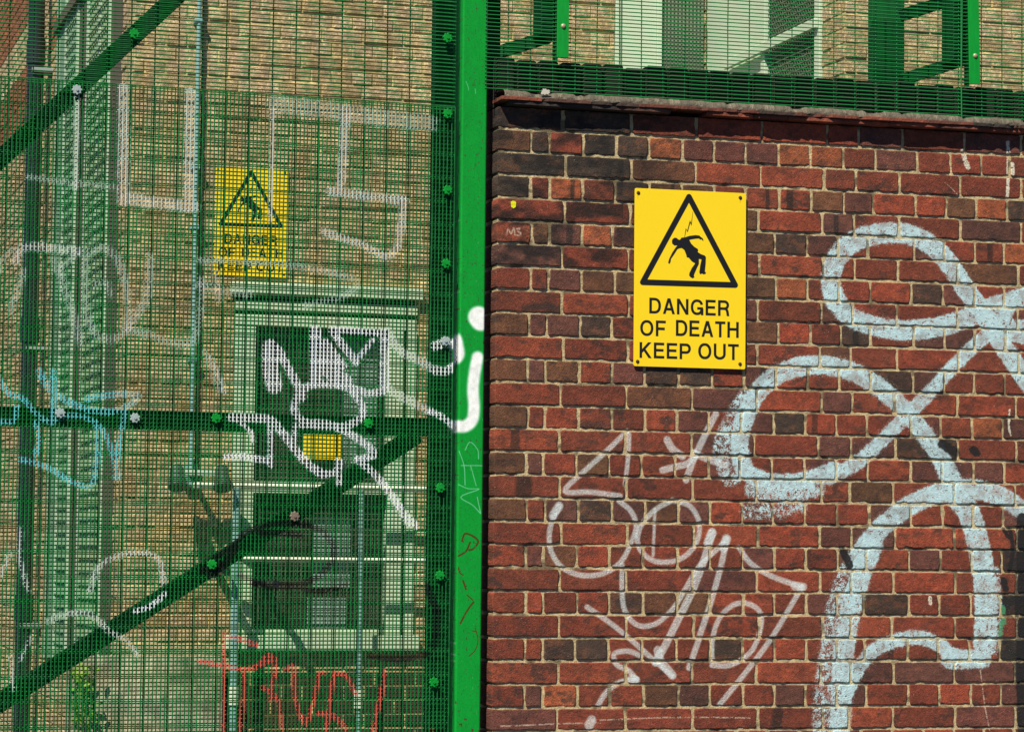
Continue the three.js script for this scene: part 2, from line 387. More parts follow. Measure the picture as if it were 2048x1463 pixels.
// pigment of the wall's bricks, one pixel per millimetre, then what has been sprayed on them
const WT = { W: 2048, H: 2048, x0: -30, y0: 940, dx: 2660 / 2048, dy: 2160 / 2048 };
WT.b = new Float32Array(WT.W * WT.H * 4);
for (let q = 0; q < WT.W * WT.H; q++) { WT.b[4 * q] = 110; WT.b[4 * q + 1] = 56; WT.b[4 * q + 2] = 42; WT.b[4 * q + 3] = 255; }
for (const B of bricks) {
  const R = rng(B.s), base = TONES[B.code], j = 1 + (R() - 0.5) * 0.16, jr = (R() - 0.5) * 12, ox = R() * 200, oy = R() * 200;
  const burnt = B.code >= 5 ? 0.25 : 0.2 + R() * 0.5, warm = R() * 0.5, band = R() < 0.05 ? 0.25 + R() * 0.5 : -1, bandW = 0.06 + R() * 0.1;
  const i0 = Math.max(0, Math.floor((B.a * 1000 - 8 - WT.x0) / WT.dx)), i1 = Math.min(WT.W - 1, Math.ceil((B.b * 1000 + 8 - WT.x0) / WT.dx));
  const j0 = Math.max(0, Math.floor((B.y0 * 1000 - 6 - WT.y0) / WT.dy)), j1 = Math.min(WT.H - 1, Math.ceil((B.y1 * 1000 + 6 - WT.y0) / WT.dy));
  for (let jj = j0; jj <= j1; jj++) for (let ii = i0; ii <= i1; ii++) {
    const x = WT.x0 + ii * WT.dx, y = WT.y0 + jj * WT.dy;
    const n1 = fbm(x / 28 + ox, y / 20 + oy), n2 = vn(x / 3.2 + oy, y / 3.2 + ox), n3 = vn(x / 1.1 + ox, y / 1.1);
    const n4 = vn(x / 7 + ox, y / 6 + oy);
    let m = j * (0.72 + 0.34 * n1 + 0.22 * (n2 - 0.5) + 0.24 * (n3 - 0.5) + 0.16 * (n4 - 0.5));
    const bn = sstep(0.52, 0.72, fbm(x / 40 + oy, y / 26 + ox)) * burnt;
    let r = (base[0] + jr) * m, g = base[1] * m, b = base[2] * m;
    r += (70 * m - r) * bn; g += (50 * m - g) * bn; b += (44 * m - b) * bn;
    const wm = sstep(0.55, 0.75, fbm(x / 33 + ox * 2, y / 30)) * warm; r += 26 * wm; g += 16 * wm; b += 6 * wm;
    if (B.code >= 5) { const h = sstep(0.5, 0.68, fbm(x / 36 + ox, y / 24 + oy * 2)); r += 26 * h; g += 10 * h; b += 2 * h; }
    if (band > 0) { const t = Math.abs((x / 1000 - B.a) / (B.b - B.a) - band + 0.05 * (n1 - 0.5)); const w = (1 - sstep(bandW * 0.6, bandW, t)) * 0.4; r *= 1 - w; g *= 1 - w * 0.8; b *= 1 - w * 0.7; }
    if (n2 > 0.82 && n3 > 0.5) { r *= 0.5; g *= 0.5; b *= 0.5; }                 // pits
    const sp = vn(x / 1.6 + 300, y / 1.6 + 77); if (sp > 0.965 && vn(x / 60, y / 60) > 0.45) { r = 190; g = 180; b = 165; }   // paint flecks
    const zone = y > 2540 ? (x < 430 ? 1 : x < 640 ? 0.55 : 0.12) : 0.12, so = sstep(0.36, 0.7, fbm(x / 90 + 3, y / 48 + 8)) * zone * 0.62 * (0.7 + 0.5 * n2); r *= 1 - so; g *= 1 - so * 0.92; b *= 1 - so * 0.85;   // soot stains
    const k = (jj * WT.W + ii) * 4; WT.b[k] = r; WT.b[k + 1] = g; WT.b[k + 2] = b;
  }
}
const PALE = [186, 220, 228];
const WOPT = [
  { c: PALE, ragged: 6, soft: 3.6, spray: 14, dry: 0.24, patchy: 0.26 },
  { c: PALE, ragged: 9, soft: 5, spray: 18, dry: 0.46, patchy: 0.3 },
  { c: [212, 226, 229], soft: 3.6, grain: 0.45, alpha: 0.9, spray: 5 },
  { c: [196, 178, 160], soft: 1, dry: 0.4, alpha: 0.8 },
  { c: [20, 21, 24], soft: 3, ragged: 5, dry: 0.15, alpha: 0.9 },
  { c: [70, 150, 105], soft: 2, ragged: 4, alpha: 0.8 },
  { c: [214, 214, 196], soft: 1.2, ragged: 3, dry: 0.25, alpha: 0.95 },
  { c: [40, 36, 36], soft: 5, ragged: 4, alpha: 0.6 },
  { c: PALE, ragged: 10, soft: 5, spray: 14, dry: 0.36, patchy: 0.3 },
  { c: PALE, ragged: 14, soft: 7, spray: 22, dry: 0.52, patchy: 0.4 },
];
for (const st of WG) strokeInto(WT, st, WOPT[st[1]]);
const wallTex = dataTex(WT.W, WT.H, Uint8Array.from(WT.b, v => clamp(v, 0, 255)));
const wallBump = brickBump.clone(); wallBump.repeat.set(6.3, 5); wallBump.needsUpdate = true;
const brickMat = new THREE.MeshStandardMaterial({ map: wallTex, bumpMap: wallBump, bumpScale: 0.003, roughness: 0.92 });
const wallU = x => (x * 1000 - WT.x0) / (WT.W * WT.dx), wallV = y => (y * 1000 - WT.y0) / (WT.H * WT.dy);

function brickGeo(B) {                                  // a hand-made brick: wavering arrises, worn corners, uneven face
  const R = rng(B.s + 5), w = B.b - B.a, h = B.y1 - B.y0, cx = (B.a + B.b) / 2, cy = (B.y0 + B.y1) / 2;
  const out = [], cr = 0.002 + R() * 0.0035, nx = Math.max(4, Math.round(w / 0.014)), ny = 4;
  const push = (x, y, ex, ey) => out.push([x, y, ex, ey]);
  for (let i = 0; i < nx; i++) push(-w / 2 + cr + (w - 2 * cr) * i / (nx - 1), -h / 2, 0, -1);
  for (let i = 0; i < ny; i++) push(w / 2, -h / 2 + cr + (h - 2 * cr) * i / (ny - 1), 1, 0);
  for (let i = 0; i < nx; i++) push(w / 2 - cr - (w - 2 * cr) * i / (nx - 1), h / 2, 0, 1);
  for (let i = 0; i < ny; i++) push(-w / 2, h / 2 - cr - (h - 2 * cr) * i / (ny - 1), -1, 0);
  const n = out.length, zf = (R() - 0.5) * 0.003 + 0.0005, tilt = (R() - 0.5) * 0.008, tilty = (R() - 0.5) * 0.012, D = B.corner ? 0.19 : 0.05;
  for (const p of out) {
    let e = (R() - 0.6) * 0.0026; if (R() < 0.07) e -= 0.003; if (p[3] === 1) e *= 0.6;
    if (B.corner && p[2] === -1) e *= 0.6;
    p[0] += p[2] * e; p[1] += p[3] * e;
  }
  const pos = [], idx = [];
  const ring = (inset, z, jit) => { for (const p of out) { const f = 1 - 2 * inset / w, g2 = 1 - 2 * inset / h; const x = p[0] * f, y = p[1] * g2; pos.push(cx + x, cy + y, z + tilt * x + tilty * y + (R() - 0.5) * jit); } };
  ring(0, -D, 0); ring(0, -0.0045, 0.001); ring(0.0007, zf - 0.0007, 0.0006); ring(0.0018, zf, 0.0004); ring(0.0042, zf, 0.0007);
  pos.push(cx, cy, zf);
  for (let r = 0; r < 4; r++) for (let i = 0; i < n; i++) { const a = r * n + i, b = r * n + (i + 1) % n, c = a + n, d = b + n; idx.push(a, b, d, a, d, c); }
  for (let i = 0; i < n; i++) idx.push(4 * n + i, 4 * n + (i + 1) % n, 5 * n);
  const g = new THREE.BufferGeometry(); g.setAttribute('position', new THREE.Float32BufferAttribute(pos, 3)); g.setIndex(idx); g.computeVertexNormals();
  return planarUV(g, (x, y, z) => wallU(x + (B.corner ? Math.min(0, z + 0.004) * 0.15 : 0)), (x, y) => wallV(y));
}
const wall = thing('brick_wall', 'red brick wall with white graffiti, tan mortar and tile coping', 'wall');
{
  const score = B => {
    if (B.k > 25) return -1;
    if (B.a > 0.47 && B.b < 0.86 && B.k >= 3 && B.k <= 9) return 0;
    const w = Math.min(B.b, 1.87) - B.a, h = B.k === -1 ? 0.012 : 0.065; return w * h;
  };
  const order = [...bricks].sort((p, q) => score(q) - score(p));
  const rest = [];
  order.forEach((B, n) => { const g = brickGeo(B); if (n < 300) part('brick', g, brickMat, wall); else rest.push(g); });
  part('brickwork', mergeGeometries(rest), brickMat, wall).userData.kind = 'stuff';
}
// mortar: one uneven bed a few millimetres behind the brick faces, and the core of the wall behind it
const MT = { W: 1024, H: 1024, x0: -30, y0: 940, dx: 2660 / 1024, dy: 2160 / 1024 };
MT.b = new Float32Array(MT.W * MT.H * 4);
for (let j = 0; j < MT.H; j++) for (let i = 0; i < MT.W; i++) {
  const x = MT.x0 + i * MT.dx, y = MT.y0 + j * MT.dy, k = (j * MT.W + i) * 4;
  let m = 0.80 + 0.26 * vn(x / 2.4, y / 2.4) * vn(x / 7, y / 7) + 0.16 * (fbm(x / 50, y / 40) - 0.5) + 0.14 * (vn(x / 2, y / 2 + 60) - 0.5);
  const grime = sstep(0.5, 0.68, fbm(x / 60 + 33, y / 44) + (y > 2600 && x < 500 ? 0.12 : 0) - 0.05) * 0.4;
  m *= 1 - grime; MT.b[k] = 212 * m; MT.b[k + 1] = 194 * m; MT.b[k + 2] = 148 * m; MT.b[k + 3] = 255;
}
for (const st of WG) if ([0, 1, 2, 8, 9, 4].includes(st[1])) strokeInto(MT, st, { ...WOPT[st[1]], dry: st[1] === 4 ? 0.3 : 0.56, alpha: st[1] === 2 ? 0.4 : 0.55, spray: 0 });
const mortarTile = dataTex(MT.W, MT.H, Uint8Array.from(MT.b, v => clamp(v, 0, 255)));
const mortarBump = grainBump.clone(); mortarBump.repeat.set(9, 9); mortarBump.needsUpdate = true;
const mortarMat = new THREE.MeshStandardMaterial({ map: mortarTile, bumpMap: mortarBump, bumpScale: 0.003, roughness: 0.95 });
{
  const g = new THREE.PlaneGeometry(2.59, 3.055, 370, 436); g.translate(1.299, 1.5275, 0);
  const p = g.attributes.position;
  for (let i = 0; i < p.count; i++) { const x = p.getX(i) * 1000, y = p.getY(i) * 1000; p.setZ(i, -0.0042 + 0.0045 * (fbm(x / 16, y / 16) - 0.5) + 0.003 * (vn(x / 60, y / 60) - 0.5)); }
  planarUV(g, x => wallU(x), (x, y) => wallV(y)); g.computeVertexNormals();
  part('mortar', g, mortarMat, wall);
  part('wall_core', planarUV(box(0.005, 2.595, 0, 3.055, -0.33, -0.012), (x, y, z) => wallU(x), (x, y) => wallV(y)), mortarMat, wall);
}
// coping: dark bricks on edge, a mortar fillet, two layers of creasing tiles
{
  const R = rng(88);
  const soot = tileTex(128, (i, j) => { const v = 27 + 28 * vn(i / 3, j / 3) * vn(i / 12, j / 12) + 16 * (vn(i, j) - 0.5); return [v * 1.04, v, v * 0.86]; });
  const sootMat = new THREE.MeshStandardMaterial({ map: soot, bumpMap: grainBump, bumpScale: 0.003, roughness: 0.95 });
  for (let i = 0; i < 34; i++) {
    const x0 = 0.002 + i * 0.0748, h = 0.112 + R() * 0.012;
    const g = new RoundedBoxGeometry(0.066, h, 0.22, 2, 0.006 + R() * 0.005); g.translate(x0 + 0.033, 3.104 + h / 2, -0.145 + (R() - 0.5) * 0.01);
    part('coping_brick', g, sootMat, wall);
  }
  part('coping_bed', box(0.0, 2.55, 3.06, 3.2, -0.25, -0.05), sootMat, wall);
  // fillet: a lumpy lip of grey mortar standing on the tiles, then running back under the bricks on edge
  const fg = new THREE.PlaneGeometry(1.862, 1, 260, 8), p = fg.attributes.position;
  const prof = [[0.044, 3.080], [0.046, 3.085], [0.044, 3.092], [0.040, 3.099], [0.034, 3.104], [0.024, 3.107], [0.010, 3.108], [-0.01, 3.109], [-0.05, 3.11]];
  for (let i = 0; i < p.count; i++) {
    const x = p.getX(i) + 0.931 + 0.01, t = Math.round((p.getY(i) + 0.5) * 8), xm = x * 1000, [z, y] = prof[t], low = sstep(0.52, 0.66, fbm(xm / 70, 31));
    p.setXYZ(i, x, y - (t > 1 ? 0.009 * low : 0) + 0.005 * (fbm(xm / 12, t * 0.7) - 0.5), z + 0.010 * (fbm(xm / 38, 5 + t * 0.3) - 0.5) + 0.0025 * (vn(xm / 7, t) - 0.5));
  }
  fg.computeVertexNormals(); planarUV(fg, x => x * 3, (x, y, z) => (y + z) * 3);
  const greyTile = tileTex(256, (i, j) => { const m = 0.62 + 0.5 * vn(i / 3, j / 3) * vn(i / 14, j / 14) + 0.2 * (vn(i, j) - 0.5) - 0.3 * sstep(0.55, 0.8, fbm(i / 30, j / 12)); return [136 * m, 130 * m, 112 * m]; });
  part('mortar_fillet', fg, new THREE.MeshStandardMaterial({ map: greyTile, bumpMap: grainBump, bumpScale: 0.004, roughness: 0.95 }), wall);
  const tones = [[126, 68, 50], [100, 58, 46], [64, 50, 44], [48, 43, 40], [80, 55, 46]].map(c => new THREE.MeshStandardMaterial({ map: tileTex(64, (i, j) => { const m = 0.8 + 0.4 * vn(i / 4, j / 4) + 0.2 * (vn(i, j) - 0.5); return [c[0] * m, c[1] * m, c[2] * m]; }), bumpMap: grainBump, bumpScale: 0.003, roughness: 0.9 }));
  for (let layer = 0; layer < 2; layer++) {
    let x = layer ? 0.03 : 0.0;
    while (x < 1.84) {
      const w = Math.min(0.12 + R() * 0.07, 1.868 - x), front = (layer ? 0.036 : 0.045) + R() * 0.008;
      const skip = layer && x < 0.9 && R() < 0.35;
      if (w > 0.03 && !skip) {
        const s = new THREE.Shape(), m = 8; s.moveTo(0, -0.16);
        for (let i = 0; i <= m; i++) s.lineTo((w - 0.003) * i / m, front + (R() - 0.5) * 0.004 - (R() < 0.1 ? 0.008 : 0) - ((i === 0 || i === m) ? 0.003 : 0));
        s.lineTo(w - 0.003, -0.16);
        const g = new THREE.ExtrudeGeometry(s, { depth: 0.0095, bevelEnabled: true, bevelThickness: 0.0012, bevelSize: 0.0012, bevelSegments: 1 });
        g.rotateX(Math.PI / 2); // shape y -> +z, depth -> -y
        g.rotateZ((R() - 0.5) * 0.02);
        g.translate(x, layer ? 3.0695 : 3.0825, 0);
        const dark = x < 0.45 ? 0.75 : 0.3, ti = R() < dark ? 2 + Math.floor(R() * 3) : Math.floor(R() * 2);
        part('coping_tile', g, tones[ti], wall);
      }
      x += w;
    }
  }
  // a splash of white paint on the lip
  const sp = new THREE.Shape(); for (let i = 0; i < 22; i++) { const q = i / 22 * Math.PI * 2, r = 0.010 + 0.009 * R(); i ? sp.lineTo(Math.cos(q) * r * 1.5, Math.sin(q) * r) : sp.moveTo(r * 1.5, 0); }
  const spg = new THREE.ExtrudeGeometry(sp, { depth: 0.003, bevelEnabled: true, bevelSize: 0.001, bevelThickness: 0.001, bevelSegments: 1 }); spg.scale(0.65, 0.6, 1); spg.translate(0.146, 3.103, 0.046);
  part('paint_splash', spg, new THREE.MeshStandardMaterial({ color: new THREE.Color(0.5, 0.5, 0.44), roughness: 0.8 }), wall);
}

// ---------------------------------------------------------------- warning signs
const signCanvas = document.createElement('canvas'); signCanvas.width = 1000; signCanvas.height = 1500;
{
  const c = signCanvas.getContext('2d');
  c.fillStyle = '#f2d413'; c.fillRect(0, 0, 1000, 1500);
  c.fillStyle = '#141310'; c.strokeStyle = '#141310';
  c.lineJoin = 'round'; c.lineWidth = 50;
  c.beginPath(); SIGN.tri.forEach((p, i) => i ? c.lineTo(...p) : c.moveTo(...p)); c.closePath(); c.stroke();
  for (const poly of [SIGN.man, SIGN.bolt]) { c.beginPath(); poly.forEach((p, i) => i ? c.lineTo(...p) : c.moveTo(...p)); c.closePath(); c.fill(); }
  // plain grotesque capitals drawn with an even stroke; a glyph = [width, path ...], y up, cap height 1
  const GL = {
    D: [0.74, p => { p.m(0.085, 0.085); p.l(0.32, 0.085); p.c(0.56, 0.085, 0.655, 0.26, 0.655, 0.5); p.c(0.655, 0.74, 0.56, 0.915, 0.32, 0.915); p.l(0.085, 0.915); p.z(); }],
    A: [0.74, p => { p.m(0.045, -0.1); p.l(0.385, 1.08); p.m(0.695, -0.1); p.l(0.355, 1.08); p.m(0.2, 0.31); p.l(0.54, 0.31); }],
    N: [0.74, p => { p.m(0.085, 0); p.l(0.085, 1); p.m(0.655, 0); p.l(0.655, 1); p.m(0.06, 1.03); p.l(0.68, -0.03); }],
    G: [0.82, p => { p.m(0.705, 0.66); p.c(0.68, 0.83, 0.57, 0.915, 0.41, 0.915); p.c(0.2, 0.915, 0.09, 0.74, 0.09, 0.5); p.c(0.09, 0.26, 0.2, 0.085, 0.41, 0.085); p.c(0.58, 0.085, 0.705, 0.2, 0.705, 0.43); p.l(0.42, 0.43); p.m(0.735, 0.43); p.l(0.735, 0); }],
    E: [0.66, p => { p.m(0.64, 0.915); p.l(0.085, 0.915); p.l(0.085, 0.085); p.l(0.65, 0.085); p.m(0.085, 0.52); p.l(0.6, 0.52); }],
    R: [0.74, p => { p.m(0.085, 0); p.l(0.085, 0.915); p.l(0.4, 0.915); p.c(0.7, 0.915, 0.7, 0.47, 0.4, 0.47); p.l(0.085, 0.47); p.m(0.4, 0.47); p.c(0.62, 0.47, 0.6, 0.25, 0.65, -0.05); }],
    O: [0.82, p => { p.m(0.73, 0.5); p.c(0.73, 0.74, 0.61, 0.92, 0.41, 0.92); p.c(0.21, 0.92, 0.09, 0.74, 0.09, 0.5); p.c(0.09, 0.26, 0.21, 0.08, 0.41, 0.08); p.c(0.61, 0.08, 0.73, 0.26, 0.73, 0.5); p.z(); }],
    F: [0.62, p => { p.m(0.61, 0.915); p.l(0.085, 0.915); p.l(0.085, 0); p.m(0.085, 0.48); p.l(0.55, 0.48); }],
    T: [0.66, p => { p.m(0, 0.915); p.l(0.66, 0.915); p.m(0.33, 0); p.l(0.33, 0.95); }],
    H: [0.74, p => { p.m(0.085, 0); p.l(0.085, 1); p.m(0.655, 0); p.l(0.655, 1); p.m(0.085, 0.53); p.l(0.655, 0.53); }],
    K: [0.74, p => { p.m(0.085, 0); p.l(0.085, 1); p.m(0.06, 0.32); p.l(0.68, 1.06); p.m(0.28, 0.56); p.l(0.7, -0.06); }],
    P: [0.70, p => { p.m(0.085, 0); p.l(0.085, 0.915); p.l(0.4, 0.915); p.c(0.69, 0.915, 0.69, 0.43, 0.4, 0.43); p.l(0.085, 0.43); }],
    U: [0.74, p => { p.m(0.085, 1); p.l(0.085, 0.36); p.c(0.085, -0.007, 0.655, -0.007, 0.655, 0.36); p.l(0.655, 1); }],
  };
  c.lineJoin = 'miter'; c.lineCap = 'butt';
  for (const [t, a, b, top] of SIGN.words) {
    const gap = 0.13, w = b[0] - a[0], h = a[1] - top[1], nat = [...t].reduce((s, ch) => s + GL[ch][0], 0) + gap * (t.length - 1), sx = w / nat;
    let x = a[0]; const y = (a[1] + b[1]) / 2;
    for (const ch of t) {
      c.save(); c.beginPath(); c.rect(x - 2, y - h, GL[ch][0] * sx + 4, h); c.clip(); c.beginPath();
      const X = v => x + v * sx, Y = v => y - v * h;
      GL[ch][1]({ m: (u, v) => c.moveTo(X(u), Y(v)), l: (u, v) => c.lineTo(X(u), Y(v)), c: (p, q, r, s, u, v) => c.bezierCurveTo(X(p), Y(q), X(r), Y(s), X(u), Y(v)), z: () => c.closePath() });
      c.lineWidth = 0.17 * h; c.stroke(); c.restore();
      x += (GL[ch][0] + gap) * sx;
    }
  }
}
{
  const c = signCanvas.getContext('2d'), R = rng(61);
  for (let i = 0; i < 420; i++) { const s = 0.6 + R() * 2; c.fillStyle = R() < 0.6 ? 'rgba(90,70,10,0.22)' : 'rgba(250,245,200,0.25)'; c.fillRect(R() * 1000, R() * 1500, s, s * (1 + R())); }
  for (const [x, y] of SIGN.screws) for (let i = 0; i < 7; i++) { c.fillStyle = 'rgba(110,60,10,0.16)'; c.fillRect(x - 5 + R() * 8, y + 8, 1.5 + R() * 2, 14 + R() * 30); }
  for (let i = 0; i < 26; i++) { c.strokeStyle = 'rgba(120,95,20,0.16)'; c.lineWidth = 1 + R(); const x = R() * 1000, y = R() * 1500; c.beginPath(); c.moveTo(x, y); c.lineTo(x + (R() - 0.5) * 120, y + (R() - 0.5) * 120); c.stroke(); }
}
const signTex = new THREE.CanvasTexture(signCanvas); signTex.colorSpace = THREE.SRGBColorSpace; signTex.anisotropy = 8;
const signFace = new THREE.MeshPhysicalMaterial({ map: signTex, roughness: 0.42, bumpMap: peelBump, bumpScale: 0.0001 });
const rust = new THREE.MeshStandardMaterial({ color: new THREE.Color(0.05, 0.025, 0.012), roughness: 0.7, metalness: 0.3 });
const white = (r, g, b, rough = 0.6) => new THREE.MeshStandardMaterial({ color: new THREE.Color(r, g, b), roughness: rough });
function warningSign(label, x, y, z, w, h) {
  const t = thing('warning_sign', label, 'sign', 'yellow electrical danger signs'); t.position.set(x, y, z);
  const s = new THREE.Shape(), r = 0.006;
  s.moveTo(r, 0); s.lineTo(w - r, 0); s.quadraticCurveTo(w, 0, w, r); s.lineTo(w, h - r); s.quadraticCurveTo(w, h, w - r, h); s.lineTo(r, h); s.quadraticCurveTo(0, h, 0, h - r); s.lineTo(0, r); s.quadraticCurveTo(0, 0, r, 0);
  const g = new THREE.ExtrudeGeometry(s, { depth: 0.003, bevelEnabled: true, bevelThickness: 0.0006, bevelSize: 0.0006, bevelSegments: 1 });
  planarUV(g, px => clamp(px / w, 0.002, 0.998), (px, py) => clamp(py / h, 0.002, 0.998));
  part('panel', g, signFace, t);
  for (const [u, v] of SIGN.screws) {
    const sg = new THREE.SphereGeometry(0.0065, 12, 8, 0, Math.PI * 2, 0, Math.PI / 2); sg.scale(1, 0.6, 1); sg.rotateX(Math.PI / 2); sg.translate(u / 1000 * w, h - v / 1500 * h, 0.0032);
    part('screw', sg, rust, t);
  }
  return t;
}
warningSign('yellow danger of death sign screwed to the red brick wall', 0.469, 2.222, 0.008, 0.389, 0.586);
warningSign('yellow danger of death sign on the pale brick building behind the gate', 0.128, 3.064, -5.995, 0.394, 0.58);

// sticker on a brick
{
  const s = new THREE.Shape(); [[-7, -9], [1, -13], [8, -8], [9, 6], [7, 10], [-2, 12], [-9, 8]].forEach(([x, y], i) => i ? s.lineTo(x / 1000, y / 1000) : s.moveTo(x / 1000, y / 1000));
  const cv = document.createElement('canvas'); cv.width = cv.height = 64; const c = cv.getContext('2d');
  c.fillStyle = '#d8e000'; c.fillRect(0, 0, 64, 64); c.strokeStyle = '#b9a800'; c.lineWidth = 3; for (let i = 0; i < 5; i++) { c.beginPath(); c.moveTo(14 + i * 8, 26); c.lineTo(16 + i * 8, 40); c.stroke(); }
  const g = new THREE.ExtrudeGeometry(s, { depth: 0.0006, bevelEnabled: false }); planarUV(g, x => x / 0.024 + 0.5, (x, y) => y / 0.028 + 0.5);
  g.translate(0.055, 2.737, 0.0028);
  const t = new THREE.CanvasTexture(cv); t.colorSpace = THREE.SRGBColorSpace;
  const m = part('sticker', g, new THREE.MeshStandardMaterial({ map: t, roughness: 0.6 }), scene);
  m.userData = { label: 'small torn fluorescent yellow sticker on a brick beside the green post', category: 'sticker' };
}

// ---------------------------------------------------------------- green paint
const GREEN = [6, 146, 50];
const paintTile = tileTex(256, (i, j) => { const m = 0.93 + 0.10 * vn(i / 5, j / 5) + 0.08 * (vn(i / 30, j / 30) - 0.5); return [GREEN[0] * m, GREEN[1] * m, GREEN[2] * m]; });
const greenMat = new THREE.MeshPhysicalMaterial({ map: paintTile, roughness: 0.6, specularIntensity: 0.4, bumpMap: peelBump, bumpScale: 0.0002 });
// framing and stanchions: green darkened, shade behind the mesh put into the colour
const shadedPaint = tileTex(256, (i, j) => { const m = 0.85 + 0.2 * vn(i / 6, j / 6) + 0.2 * (vn(i / 40, j / 40) - 0.5); return [7 * m, 84 * m, 38 * m]; });
const shadedGreenMat = new THREE.MeshPhysicalMaterial({ map: shadedPaint, roughness: 0.7, specularIntensity: 0.4 });
// gate post with its own spray marks
const post = thing('gate_post', 'bright green square steel post with white spray marks between gate and wall', 'post');
{
  const T = { W: 256, H: 2048, x0: -140, y0: 980, dx: 120 / 256, dy: 2500 / 2048 }; T.b = new Float32Array(T.W * T.H * 4);
  for (let j = 0; j < T.H; j++) for (let i = 0; i < T.W; i++) {
    const x = i * T.dx, y = j * T.dy, k = (j * T.W + i) * 4, m = 0.95 + 0.09 * vn(x / 3, y / 3) + 0.1 * (fbm(x / 30, y / 60) - 0.5);
    T.b[k] = GREEN[0] * m; T.b[k + 1] = GREEN[1] * m; T.b[k + 2] = GREEN[2] * m; T.b[k + 3] = 255;
    const sc = vn(x / 1.5 + 30, y / 9); if (sc > 0.965 && vn(x / 20, y / 80 + 8) > 0.5) { T.b[k] = 120; T.b[k + 1] = 165; T.b[k + 2] = 130; }
    const chip = fbm(x / 5 + 7, y / 7 + 3); if (chip > 0.765) { T.b[k] = 60; T.b[k + 1] = 66; T.b[k + 2] = 44; } else if (chip > 0.75) { T.b[k] = 40; T.b[k + 1] = 130; T.b[k + 2] = 70; }
    if (vn(x / 2.2 + 91, y / 40) > 0.9 && vn(x / 9, y / 130 + 5) > 0.62) { T.b[k] += 10; T.b[k + 1] -= 22; T.b[k + 2] -= 4; }
    if (fbm(x / 12 + 60, y / 18) > 0.72 && y < 160) { T.b[k] = 70; T.b[k + 1] = 62; T.b[k + 2] = 40; }
  }
  const O = [{ c: [243, 250, 252], soft: 7, grain: 0.03 }, { c: [120, 205, 160], soft: 0.8, alpha: 0.8 }, { c: [92, 44, 18], soft: 1, dry: 0.2, alpha: 0.85 }];
  for (const st of PG) strokeInto(T, st, O[st[1]]);
  const m = new THREE.MeshPhysicalMaterial({ map: dataTex(T.W, T.H, Uint8Array.from(T.b, v => clamp(v, 0, 255))), roughness: 0.7, specularIntensity: 0.25, bumpMap: peelBump, bumpScale: 0.00015 });
  const g = new RoundedBoxGeometry(0.086, 3.85, 0.13, 4, 0.007); g.translate(-0.073, 1.925, -0.085);
  planarUV(g, x => (x * 1000 - T.x0) / 120, (x, y) => (y * 1000 - T.y0) / 2500);
  part('shaft', g, m, post);
  part('cap', box(-0.119, -0.027, 3.851, 3.862, -0.153, -0.017, 0.003), greenMat, post);
  part('base_plate', box(-0.16, 0.0, 0.0, 0.015, -0.17, 0.05, 0.003), greenMat, post);
}

// ---------------------------------------------------------------- mesh gate
const gate = thing('mesh_gate', 'green security gate of two welded mesh layers over a braced steel frame', 'gate');
gate.position.set(-0.13, 0, -0.015); gate.rotation.y = THREE.MathUtils.degToRad(4);
const GT = { W: 1536, H: 2048, x0: -1620, y0: 1000, dx: 1620 / 1536, dy: 2120 / 2048 };
{
  GT.b = new Float32Array(GT.W * GT.H * 4);
  for (let j = 0; j < GT.H; j++) for (let i = 0; i < GT.W; i++) {
    const x = i * GT.dx, y = j * GT.dy, k = (j * GT.W + i) * 4, m = 0.8 + 0.3 * vn(x / 4, y / 14) + 0.25 * (fbm(x / 90, y / 90) - 0.5);
    GT.b[k] = 10 * m; GT.b[k + 1] = 106 * m; GT.b[k + 2] = 47 * m; GT.b[k + 3] = 255;
  }
  const O = [{ c: [226, 238, 240], soft: 4, ragged: 4 }, { c: [96, 196, 200], soft: 3.5, ragged: 4, dry: 0.2 }, { c: [196, 92, 72], soft: 2, ragged: 2 }, { c: [14, 15, 16], soft: 4, ragged: 3, alpha: 0.7 }, { c: [200, 212, 208], soft: 6, ragged: 7, dry: 0.14, alpha: 0.9 }];
  O.push({ c: [190, 202, 198], soft: 7, ragged: 8, dry: 0.24, alpha: 0.72 });
  const order = [3, 5, 4, 1, 0, 2];
  for (const kind of order) for (const st of GG) if (st[1] === kind) strokeInto(GT, st, O[kind]);
}
const gateTex = dataTex(GT.W, GT.H, Uint8Array.from(GT.b, v => clamp(v, 0, 255)));
const wireMat = new THREE.MeshPhysicalMaterial({ map: gateTex, roughness: 0.6, specularIntensity: 0.5 });
const gu = x => clamp((x * 1000 - GT.x0) / 1620, 0.002, 0.998), gv = y => clamp((y * 1000 - GT.y0) / 2120, 0.002, 0.998);
const wr = rng(404);
function wireGeo(vertical, c, a, b, z, r, wob, fx, fy) {
  const n = Math.max(2, Math.round((b - a) / 0.14)), pos = [], idx = [], S = 6, ph = wr() * 100;
  for (let i = 0; i <= n; i++) {
    const t = a + (b - a) * i / n, o = wob * (vn(t * 5 + ph, ph) - 0.5) * 2, oz = wob * (vn(t * 2.3 + ph, ph + 9) - 0.5);
    for (let k = 0; k < S; k++) { const q = k / S * Math.PI * 2, e = Math.cos(q) * r, f = Math.sin(q) * r; vertical ? pos.push(c + o + e, t, z + oz + f) : pos.push(t, c + o + e, z + oz + f); }
  }
  for (let i = 0; i < n; i++) for (let k = 0; k < S; k++) { const A = i * S + k, B = i * S + (k + 1) % S, C = A + S, D = B + S; vertical ? idx.push(A, C, D, A, D, B) : idx.push(A, D, C, A, B, D); }
  const g = new THREE.BufferGeometry(); g.setAttribute('position', new THREE.Float32BufferAttribute(pos, 3)); g.setIndex(idx); g.computeVertexNormals();
  return planarUV(g, x => fx(x), (x, y) => fy(y));
}
